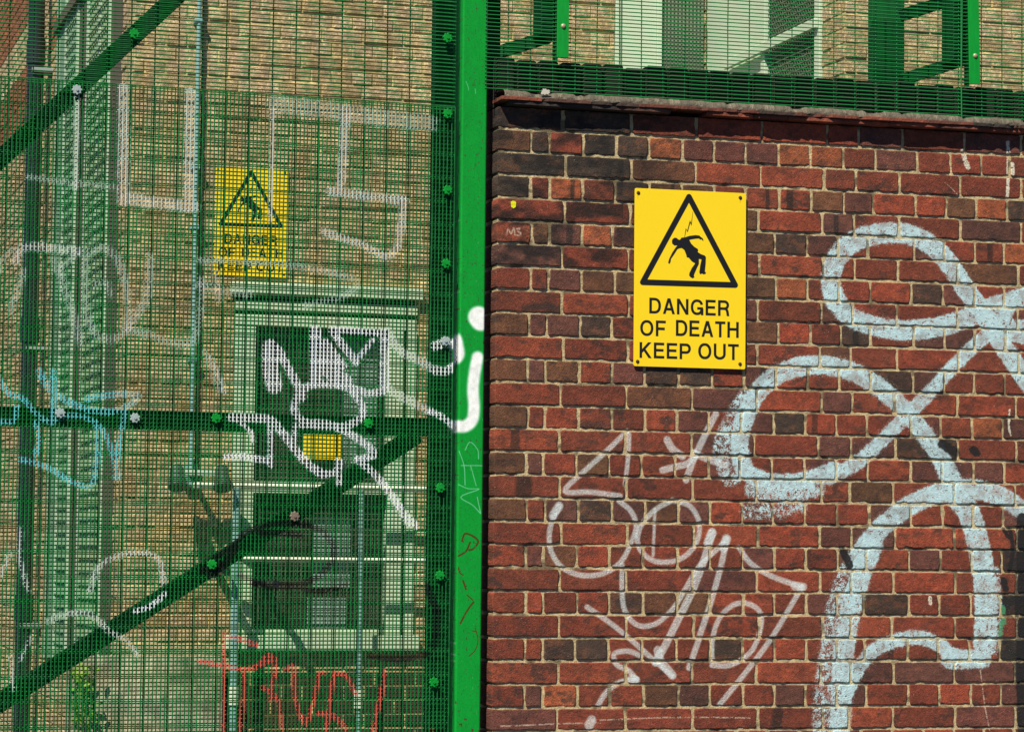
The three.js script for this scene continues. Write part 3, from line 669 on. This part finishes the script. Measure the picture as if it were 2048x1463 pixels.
{
  const UL = -2.2, UR = -0.006;
  // frame behind the mesh
  const z0 = -0.072, z1 = -0.022;
  part('stile', box(-0.072, -0.010, 0.08, 3.6, -0.056, z1, 0.003), shadedGreenMat, gate);
  part('stile', box(UL, UL + 0.072, 0.08, 3.6, z0, z1, 0.003), shadedGreenMat, gate);
  part('rail', box(UL + 0.073, -0.083, 3.545, 3.6, z0, z1, 0.003), shadedGreenMat, gate);
  part('rail', box(UL + 0.073, -0.083, 0.08, 0.14, z0, z1, 0.003), shadedGreenMat, gate);
  part('rail', box(UL + 0.073, -0.083, 1.978, 2.038, z0, z1, 0.003), shadedGreenMat, gate);
  part('brace', bar(-2.12, 0.70, -0.11, 1.985, 0.056, z0 + 0.004, z1 - 0.004), shadedGreenMat, gate);
  part('brace', bar(-2.13, 2.137, -0.76, 3.517, 0.056, z0 + 0.004, z1 - 0.004), shadedGreenMat, gate);
  // rear mesh: fine horizontal wires, uprights every 76 mm behind them
  const rear = grp('mesh_panel', gate);
  for (let y = 0.13; y < 3.56; y += 0.0127) part('wire', wireGeo(false, y, UL, UR, -0.0125, 0.0021, 0.0007, gu, gv), wireMat, rear);
  for (let x = UR - 0.003; x > UL; x -= 0.0762) part('wire', wireGeo(true, x, 0.125, 3.565, -0.0168, 0.0021, 0.0007, gu, gv), wireMat, rear);
  // front mesh turned a quarter: fine uprights, cross wires every 76 mm
  const front = grp('mesh_panel', gate);
  for (let x = UR - 0.003; x > UL; x -= 0.0127) part('wire', wireGeo(true, x, 0.125, 3.047, 0.0, 0.0021, 0.0015, gu, gv), wireMat, front);
  for (let y = 3.0445; y > 0.12; y -= 0.0762) part('wire', wireGeo(false, y, UL, UR, -0.0043, 0.0018, 0.0005, gu, gv), wireMat, front);
  // tamper-proof star nuts
  const s = new THREE.Shape(); for (let i = 0; i <= 32; i++) { const q = i / 32 * Math.PI * 2, r = 0.0118 + ((i % 4) < 2 ? 0.0032 : 0); i ? s.lineTo(Math.cos(q) * r, Math.sin(q) * r) : s.moveTo(r, 0); }
  const ng = new THREE.ExtrudeGeometry(s, { depth: 0.006, bevelEnabled: true, bevelThickness: 0.002, bevelSize: 0.001, bevelSegments: 2 });
  const sg = rod(0, 0, -0.03, 0, 0, 0.0115, 0.0045, 10);
  const nutMats = [greenMat, white(0.32, 0.42, 0.42, 0.6), new THREE.MeshStandardMaterial({ color: new THREE.Color(0.3, 0.24, 0.18), metalness: 0.6, roughness: 0.55 })];
  for (const [x, y, k] of NUTS) {
    const n = part('star_nut', ng, nutMats[k], gate); n.position.set(x / 1000, y / 1000, 0.0045); n.rotation.z = wr() * 3;
    part('stud', sg, nutMats[k], n);
  }
}

const farPost = thing('gate_post', 'green square steel post at the far hinge side of the mesh gate', 'post');
{
  const q = new THREE.Vector3(-2.28, 0, 0).applyAxisAngle(new THREE.Vector3(0, 1, 0), gate.rotation.y).add(gate.position);
  part('shaft', box(q.x - 0.05, q.x + 0.05, 0, 3.85, q.z - 0.11, q.z - 0.01, 0.006), greenMat, farPost);
  part('cap', box(q.x - 0.056, q.x + 0.056, 3.851, 3.862, q.z - 0.116, q.z - 0.004, 0.003), greenMat, farPost);
}

// ---------------------------------------------------------------- mesh fence on top of the wall
const fence = thing('mesh_fence', 'green fine-wire mesh fence standing on the brick wall coping', 'fence');
{
  const plain = new THREE.MeshStandardMaterial({ color: new THREE.Color(0.006, 0.19, 0.04), roughness: 0.5 }), one = v => v;
  const mk = (xa, xb, z, y0) => {
    const p = grp('mesh_panel', fence);
    for (let y = y0; y < 3.9; y += 0.0127) part('wire', wireGeo(false, y, xa, xb, z, 0.0019, 0.0009, one, one), plain, p);
    for (let x = xa + 0.002; x < xb; x += 0.0762) part('wire', wireGeo(true, x, y0 - 0.004, 3.9, z - 0.004, 0.0018, 0.0012, one, one), plain, p);
    return p;
  };
  mk(-0.047, 1.668, 0.010, 3.112);
  const p2 = mk(1.636, 2.4, 0.018, 3.109);
  part('wire', wireGeo(true, 1.640, 3.10, 3.9, 0.0215, 0.0021, 0.006, one, one), plain, p2);
  const boltMat = new THREE.MeshStandardMaterial({ color: new THREE.Color(0.42, 0.36, 0.22), metalness: 0.3, roughness: 0.45 });
  for (const [x, yb, yBolt, tilt] of [[0.19, 3.223, 3.327, 0], [1.662, 3.218, 3.316, 0.02]]) {
    const c = grp('clamp_bar', fence);
    const w = 0.040, bg = box(-w / 2, w / 2, 0, 0.68, 0, 0.007, 0.0015); bg.rotateZ(tilt); 
    bg.translate(x + w / 2 + 0.001, yb, 0.0225); part('strip', bg, greenMat, c);
    const sg = new THREE.SphereGeometry(0.0085, 16, 10, 0, Math.PI * 2, 0, Math.PI / 2); sg.rotateX(Math.PI / 2); sg.scale(1, 1, 0.7); sg.translate(x + w / 2 + 0.001, yBolt, 0.0297); part('bolt', sg, boltMat, c);
    // stanchion behind the mesh, an inner upright and the raking arms that tie the two
    const a = x - 0.045;
    part('stanchion', box(a, a + 0.083, 3.30, 3.9, -0.10, -0.002, 0.004), shadedGreenMat, fence);
    part('inner_upright', box(a - 0.185, a - 0.062, 3.0, 3.9, -0.31, -0.27, 0.004), shadedGreenMat, fence);
    part('backing_strip', box(x + 0.002, x + 0.012, 3.215, 3.9, -0.02, 0.002, 0.002), shadedGreenMat, fence);
    for (const dy of [0, 0.225]) part('arm', bar(a - 0.14, 3.245 + dy, a + 0.065, 3.318 + dy, 0.042, -0.14, -0.102), shadedGreenMat, fence);
  }
}

// ---------------------------------------------------------------- building behind
const building = thing('brick_building', 'pale yellow brick building with boarded pale green windows behind the gate', 'building');
const STOCK = [[212, 190, 144], [202, 178, 134], [218, 196, 152], [208, 183, 146], [192, 167, 124], [214, 189, 150]], REDB = [[176, 104, 72], [162, 92, 64]], DARKB = [[74, 58, 42], [64, 50, 38]];
const stockTile = c => tileTex(128, (i, j) => { const m = 0.74 + 0.5 * vn(i / 3, j / 3) * vn(i / 9, j / 9) + 0.2 * (vn(i / 20, j / 20) - 0.5) + 0.14 * (vn(i, j) - 0.5) - (vn(i / 2 + 50, j / 2) > 0.9 ? 0.3 : 0); return [c[0] * m, c[1] * m, c[2] * m]; });
const bMats = [...STOCK, ...REDB, ...DARKB].map(c => new THREE.MeshStandardMaterial({ map: stockTile(c), bumpMap: grainBump, bumpScale: 0.004, roughness: 0.95 }));
const stockMortar = new THREE.MeshStandardMaterial({ map: stockTile([196, 178, 126]), roughness: 0.95 });
const rb = rng(1212);
function chamferBrick(w, h, d, off) {
  const e = 0.004, P = [], I = [];
  for (const [s, z] of [[0, -d], [0, -e], [e * 0.7, 0]]) for (const [x, y] of [[-1, -1], [1, -1], [1, 1], [-1, 1]]) P.push(x * (w / 2 - s), y * (h / 2 - s), z);
  for (let r = 0; r < 2; r++) for (let i = 0; i < 4; i++) { const a = r * 4 + i, b = r * 4 + (i + 1) % 4; I.push(a, b, b + 4, a, b + 4, a + 4); }
  I.push(8, 9, 10, 8, 10, 11);
  let g = new THREE.BufferGeometry(); g.setAttribute('position', new THREE.Float32BufferAttribute(P, 3)); g.setIndex(I); g = g.toNonIndexed(); g.computeVertexNormals();
  return planarUV(g, x => x * 4 + off, (x, y) => y * 4 + off * 1.7);
}
const geoCache = new Map();
function stockGeo(w, v) { const k = Math.round(w * 1000) + '_' + v; if (!geoCache.has(k)) geoCache.set(k, chamferBrick(w, 0.063, 0.04, v * 0.37)); return geoCache.get(k); }
function brickFace(parent, x0, x1, y0, y1, holes, tone, single) {
  const piles = new Map();
  for (let row = 0; y0 + row * 0.075 < y1; row++) {
    const yb = y0 + row * 0.075 + 0.006, head = row % 2, L = head ? 0.1125 : 0.225;
    let x = x0 - (head ? 0.056 : 0) - L * (row % 4 === 2 ? 0.5 : 0);
    for (; x < x1; x += L) {
      let iv = [[Math.max(x + 0.005, x0), Math.min(x + L - 0.005, x1)]];
      for (const h of holes) if (yb + 0.063 > h[2] && yb < h[3]) iv = iv.flatMap(([a, b]) => b <= h[0] || a >= h[1] ? [[a, b]] : [[a, Math.min(b, h[0])], [Math.max(a, h[1]), b]]);
      for (const [a, b] of iv) {
        const w = Math.round((b - a) * 200) / 200; if (w < 0.02) continue;
        const g = stockGeo(w, Math.floor(rb() * 4)), cx = (a + b) / 2, cy = yb + 0.0315, mi = tone(cx, cy), z = (rb() - 0.5) * 0.006, tw = (rb() - 0.5) * 0.02;
        if (single && single(cx, cy)) { const m = part('brick', g, bMats[mi], parent); m.position.set(cx, cy, z); m.rotation.z = tw * 0.5; }
        else { const q = g.clone(); q.rotateZ(tw * 0.5); q.translate(cx, cy, z); if (!piles.has(mi)) piles.set(mi, []); piles.get(mi).push(q); }
      }
    }
  }
  for (const [mi, l] of piles) part('brickwork', mergeGeometries(l), bMats[mi], parent).userData.kind = 'stuff';
  const s = new THREE.Shape(); s.moveTo(x0, y0); s.lineTo(x1, y0); s.lineTo(x1, y1); s.lineTo(x0, y1); s.closePath();
  for (const h of holes) { const q = new THREE.Path(); q.moveTo(h[0], h[2]); q.lineTo(h[0], h[3]); q.lineTo(h[1], h[3]); q.lineTo(h[1], h[2]); q.closePath(); s.holes.push(q); }
  const g = new THREE.ExtrudeGeometry(s, { depth: 0.28, bevelEnabled: false }); g.translate(0, 0, -0.286); part('mortar', g, stockMortar, parent);
}
const stockTone = (x, y) => Math.floor(rb() * 6);
const frontWall = grp('front_wall', building); frontWall.position.z = -6;
const holesF = [[0.242, 1.24, 1.085, 3.03], [2.354, 2.884, 3.0, 5.0]];
let singles = 0;
brickFace(frontWall, -0.317, 2.884, 0, 5.6, holesF, (x, y) => y < 0.94 ? 8 + Math.floor(rb() * 2) : stockTone(), (x, y) => (y > 3.72 && y < 4.68 && (x < 1.36 || (x > 1.7 && x < 2.36 && y > 4.3)) && singles++ < 200) || (y > 2.2 && x < 0.2 && y < 3.0 && singles++ < 285));
const sideWall = grp('side_wall', building); sideWall.position.set(-0.317, 0, 0); sideWall.rotation.y = -Math.PI / 2;
brickFace(sideWall, -15.5, -6.005, 0, 6.4, [[-9.46, -6.47, 0.92, 6.2]], (x, y) => (x < -10 && y > 5.33) || (x > -9.95 && x < -9.4 && y > 4.85 && y < 5.12) || (x < -11 && y > 4.6 && y < 5.0) ? 6 + Math.floor(rb() * 2) : stockTone());
const bayFlank = grp('bay_side_wall', building); bayFlank.position.set(2.884, 0, 0); bayFlank.rotation.y = -Math.PI / 2;
brickFace(bayFlank, -6.02, -3.99, 0, 5.6, [[-5.985, -4.28, 3.0, 5.2]], stockTone);
const bayFront = grp('bay_front_wall', building); bayFront.position.z = -3.98;
let s2 = 0;
brickFace(bayFront, 2.889, 6.5, 0, 5.6, [], stockTone, (x, y) => x < 4.6 && y > 3.85 && y < 4.5 && s2++ < 120);
// windows
const paleGreen = white(0.46, 0.60, 0.42, 0.6), paleBoard = white(0.50, 0.62, 0.47, 0.6), darkBoard = white(0.035, 0.03, 0.022, 0.8), darkGlass = new THREE.MeshPhysicalMaterial({ color: new THREE.Color(0.035, 0.032, 0.025), roughness: 0.3 }), blind = white(0.24, 0.34, 0.32, 0.8), grilleMat = white(0.10, 0.13, 0.09, 0.6), grillePale = white(0.34, 0.44, 0.32, 0.6);
function grille(x0, x1, y0, y1, z, p = 0.028, r = 0.0014) {
  const l = []; for (let x = x0 + p / 2; x < x1; x += p) l.push(box(x - r, x + r, y0, y1, z - r, z + r)); for (let y = y0 + p / 2; y < y1; y += p) l.push(box(x0, x1, y - r, y + r, z + r * 1.1, z + r * 3.1)); return mergeGeometries(l);
}
{
  const w = grp('window', frontWall);                       // the tall window
  part('jamb', box(0.242, 0.36, 1.17, 2.80, -0.09, 0.006, 0.004), paleGreen, w);
  part('jamb', box(1.09, 1.168, 1.17, 2.80, -0.09, 0.006, 0.004), paleGreen, w);
  part('jamb', box(1.186, 1.24, 1.17, 2.80, -0.09, 0.012, 0.004), paleGreen, w);
  part('head_board', box(0.244, 1.238, 2.802, 2.862, -0.09, 0.01, 0.004), paleGreen, w);
  part('head_board', box(0.242, 1.24, 2.882, 2.938, -0.09, 0.022, 0.004), paleGreen, w);
  part('head_board', box(0.215, 1.265, 2.965, 3.03, -0.09, 0.05, 0.006), paleGreen, w);
  part('transom', box(0.361, 1.089, 1.915, 1.98, -0.08, 0.014, 0.004), paleGreen, w);
  part('bottom_rail', box(0.361, 1.089, 1.17, 1.20, -0.08, 0.002, 0.003), paleGreen, w);
  part('sill', box(0.215, 1.265, 1.085, 1.165, -0.09, 0.06, 0.006), paleGreen, w);
  part('backing', box(0.236, 1.246, 1.08, 3.036, -0.30, -0.125), darkBoard, w);
  part('backing', box(0.243, 0.359, 1.17, 3.03, -0.124, -0.091), darkBoard, w);
  part('backing', box(1.091, 1.239, 1.17, 3.03, -0.124, -0.091), darkBoard, w);
  part('backing', box(0.361, 1.089, 2.81, 3.03, -0.124, -0.091), darkBoard, w);
  part('mullion', box(0.80, 0.83, 1.981, 2.80, -0.10, -0.05, 0.003), darkBoard, w);
  part('pane', box(0.36, 1.09, 1.18, 1.94, -0.12, -0.105), darkGlass, w);
  part('pane', box(0.36, 1.09, 1.95, 2.81, -0.12, -0.105), darkGlass, w);
  part('blind', box(0.68, 0.90, 1.20, 1.36, -0.100, -0.092), blind, w);
  part('blind', box(0.70, 0.91, 1.42, 1.80, -0.100, -0.092), blind, w);
  part('blind', box(0.835, 1.05, 2.05, 2.75, -0.100, -0.092), blind, w);
  const gr = part('wire_grille', grille(0.365, 1.085, 1.21, 1.91, -0.05), grilleMat, w); gr.userData.kind = 'stuff';
  const gr2 = part('wire_grille', grille(0.365, 1.085, 1.985, 2.80, -0.05), grilleMat, w); gr2.userData.kind = 'stuff';
}
{
  const w = grp('window', frontWall);                       // boarded window right of it
  part('frame', box(2.356, 2.385, 3.0, 5.0, -0.08, 0.012, 0.003), paleBoard, w);
  part('board', box(2.386, 2.60, 3.0, 5.0, -0.06, -0.01), paleBoard, w);
  part('frame', box(2.601, 2.628, 3.0, 5.0, -0.08, 0.012, 0.003), paleBoard, w);
  part('backing', box(2.35, 3.0, 2.99, 5.01, -0.30, -0.092), darkBoard, w);
  part('board', box(2.629, 2.90, 3.0, 5.0, -0.09, -0.02), white(0.20, 0.28, 0.18, 0.8), w);
  part('wire_grille', grille(2.63, 2.882, 3.0, 5.0, -0.014, 0.022, 0.0022), grilleMat, w).userData.kind = 'stuff';
}
{
  const w = grp('window', bayFlank);
  part('board', box(-5.975, -5.10, 3.0, 5.2, -0.06, -0.01), paleBoard, w);
  part('frame', box(-5.099, -5.04, 3.0, 5.2, -0.08, 0.012, 0.003), paleBoard, w);
  part('frame', box(-4.35, -4.282, 3.0, 5.2, -0.08, 0.012, 0.003), paleBoard, w);
  part('backing', box(-6.1, -4.27, 2.99, 5.21, -0.30, -0.092), darkBoard, w);
  part('board', box(-5.039, -4.351, 3.0, 5.2, -0.09, -0.02), white(0.22, 0.30, 0.21, 0.8), w);
  part('wire_grille', grille(-5.035, -4.355, 3.0, 5.2, -0.014, 0.03, 0.003), grilleMat, w).userData.kind = 'stuff';
  part('rail', box(-5.6, -4.29, 4.255, 4.305, 0.013, 0.035, 0.004), paleBoard, w);
}
{
  const w = grp('window', sideWall), brownBoard = white(0.09, 0.07, 0.05, 0.8), ochre = white(0.44, 0.46, 0.25, 0.8), greyGreen = white(0.28, 0.40, 0.28, 0.8), midGreen = white(0.15, 0.29, 0.18, 0.7);
  const strip = (n, a, b, m, z = 0) => part(n, box(a, b - 0.003, 0.92, 6.2, -0.08, z, 0), m, w);
  strip('shutter', -6.92, -6.47, brownBoard); strip('frame', -7.02, -6.92, paleGreen, 0.005); strip('board', -7.34, -7.02, ochre); strip('frame', -7.42, -7.34, paleGreen, 0.005);
  strip('board', -7.85, -7.42, ochre); strip('frame', -7.95, -7.85, paleGreen, 0.005); strip('shutter', -8.33, -7.95, brownBoard); strip('frame', -8.43, -8.33, paleGreen, 0.005);
  strip('board', -8.92, -8.43, greyGreen); strip('frame', -9.02, -8.92, paleGreen, 0.005); strip('board', -9.30, -9.02, midGreen); strip('frame', -9.455, -9.30, greyGreen, 0.005);
  part('wire_grille', grille(-7.84, -7.03, 0.92, 6.2, 0.002, 0.075, 0.004), midGreen, w).userData.kind = 'stuff';
  part('wire_grille', grille(-8.92, -8.43, 0.92, 6.2, 0.002, 0.075, 0.004), midGreen, w).userData.kind = 'stuff';
  part('rail', box(-9.44, -7.96, 4.93, 5.0, 0.006, 0.03, 0.004), brownBoard, w);
}
// pipes and fittings on the building
const cyan = white(0.20, 0.38, 0.38, 0.5), pipeDark = white(0.012, 0.016, 0.022, 0.4), pipePale = white(0.55, 0.64, 0.52, 0.5);
{
  const t = thing('drainpipe', 'wide black cast drainpipe on the far side wall of the pale building', 'pipe');
  const x = -0.42, z = -9.75;
  part('pipe', rod(x, 0, z, x, 6.4, z, 0.054, 20), pipeDark, t);
  for (const y of [4.78, 2.95, 1.15]) part('collar', rod(x, y, z, x, y + 0.16, z, 0.062, 20), pipeDark, t);
  for (const y of [4.72, 2.9, 1.1]) part('bracket', box(x - 0.03, -0.31, y, y + 0.03, z - 0.075, z + 0.075, 0.003), white(0.25, 0.3, 0.3), t);
}
{
  const t = thing('conduit', 'thin pale blue conduit running down the pale brick front wall to the twin lamp', 'conduit');
  part('pipe', rod(0.017, 2.03, -5.955, 0.017, 5.6, -5.955, 0.012, 12), cyan, t);
  for (const y of [2.6, 3.3, 3.62, 4.4, 5.1]) part('clip', box(-0.008, 0.042, y, y + 0.022, -5.996, -5.94, 0.003), cyan, t);
}
{
  const t = thing('twin_lamp', 'twin-headed lamp on a short bar at the foot of the thin conduit', 'lamp');
  part('back_plate', box(-0.02, 0.055, 1.94, 2.06, -5.997, -5.96, 0.006), cyan, t);
  part('arm', rod(0.017, 2.01, -5.965, 0.017, 2.01, -5.80, 0.016), cyan, t);
  part('bar', box(-0.085, 0.15, 1.995, 2.03, -5.83, -5.79, 0.006), pipePale, t);
  for (const x of [-0.085, 0.15]) {
    const h = new THREE.LatheGeometry([[0.001, 0.05], [0.03, 0.048], [0.036, 0.03], [0.04, -0.02], [0.052, -0.075], [0.05, -0.08], [0.001, -0.07]].map(p => new THREE.Vector2(...p)), 20);
    h.rotateX(-0.5); h.translate(x, 2.0, -5.78); const s = part('lamp_head', h, white(0.06, 0.075, 0.07, 0.4), t);
    const c = new THREE.SphereGeometry(0.034, 16, 8, 0, Math.PI * 2, 0, Math.PI / 2); c.scale(1, 0.7, 1); c.translate(x, 2.035, -5.80); part('cap', c, pipePale, t);
  }
}
{
  const t = thing('handrail', 'pale tubular frame of two rails and two legs in front of the tall window', 'railing');
  part('rail', tube([[0.02, 1.945, -5.82], [0.6, 1.945, -5.82], [1.32, 1.945, -5.82]], 0.017), pipePale, t);
  part('rail', tube([[0.18, 1.565, -5.82], [0.6, 1.565, -5.82], [1.32, 1.565, -5.82]], 0.014), pipePale, t);
  part('leg', rod(0.235, 0.0, -5.80, 0.235, 1.93, -5.80, 0.02, 14), cyan, t);
  part('leg', rod(0.90, 0.0, -5.80, 0.90, 1.93, -5.80, 0.012, 14), cyan, t);
  for (const [x, y, r] of [[0.235, 0.86, 0.03], [0.90, 0.84, 0.024]]) part('socket', rod(x, y - 0.05, -5.80, x, y + 0.05, -5.80, r, 14), pipePale, t);
  for (const [x, y] of [[0.17, 1.50], [0.43, 1.44]]) part('bracket_arm', rod(x, y, -5.998, x, y, -5.70, 0.022, 12), pipeDark, t);
  for (const y of [1.945, 1.565]) part('joint', new THREE.SphereGeometry(0.026, 14, 10).translate(y > 1.7 ? 0.03 : 0.19, y, -5.82), pipePale, t);
}
{
  const cv = document.createElement('canvas'); cv.width = 128; cv.height = 88; const c = cv.getContext('2d'); c.fillStyle = '#efd21c'; c.fillRect(0, 0, 128, 88);
  c.fillStyle = '#b89f10'; for (let i = 0; i < 4; i++) c.fillRect(16, 16 + i * 16, 60 + (i * 37) % 36, 4);
  const tx = new THREE.CanvasTexture(cv); tx.colorSpace = THREE.SRGBColorSpace;
  const g = box(0.621, 0.826, 2.10, 2.237, -5.998, -5.986); planarUV(g, x => (x - 0.621) / 0.205, (x, y) => (y - 2.10) / 0.137);
  const t = thing('notice', 'small yellow notice in the tall window behind the gate', 'sign');
  part('panel', g, new THREE.MeshStandardMaterial({ map: tx, roughness: 0.5 }), t);
  part('cable_tie', box(0.70, 0.745, 2.2375, 2.25, -6.05, -5.99), pipeDark, t);
}
// pale slab and a fern at the foot of the wall
{
  const slab = thing('concrete_block', 'pale weathered concrete block against the dark foot of the building', 'block');
  const g = new RoundedBoxGeometry(0.80, 1.06, 0.16, 2, 0.015); g.translate(-0.22, 0.53, -5.87);
  const tl = tileTex(128, (i, j) => { const m = 0.7 + 0.4 * vn(i / 6, j / 6) + 0.25 * (vn(i / 30, j / 30) - 0.5) + 0.15 * (vn(i, j) - 0.5); return [168 * m, 166 * m, 142 * m]; });
  part('block', g, new THREE.MeshStandardMaterial({ map: tl, bumpMap: grainBump, bumpScale: 0.004, roughness: 0.95 }), slab);
  const plant = thing('fern', 'small bright green leafy plant in front of the concrete block', 'plant');
  const R = rng(5), lm = [white(0.13, 0.30, 0.02, 0.7), white(0.09, 0.24, 0.02, 0.7), white(0.20, 0.34, 0.04, 0.7)];
  for (let i = 0; i < 7; i++) part('stem', tube([[-0.55, 0.0, -5.74], [-0.55 + (R() - 0.5) * 0.04, 0.4, -5.73], [-0.55 + (R() - 0.5) * 0.10, 0.75 + R() * 0.25, -5.72 + R() * 0.05]], 0.003, 5, 8), lm[1], plant);
  for (let i = 0; i < 110; i++) {
    const s = new THREE.Shape(); const L = 0.025 + R() * 0.03; s.moveTo(0, 0); s.quadraticCurveTo(L * 0.35, L * 0.5, 0, L); s.quadraticCurveTo(-L * 0.35, L * 0.5, 0, 0);
    const lg = new THREE.ExtrudeGeometry(s, { depth: 0.0006, bevelEnabled: false, curveSegments: 4 }); lg.rotateX((R() - 0.5) * 1.6); lg.rotateY((R() - 0.5) * 2); lg.rotateZ((R() - 0.5) * 4);
    lg.translate(-0.55 + (R() - 0.5) * 0.11, 0.72 + R() * 0.28, -5.73 + (R() - 0.5) * 0.08); part('leaf', lg, lm[i % 3], plant);
  }
}
renderer.render(scene, camera);
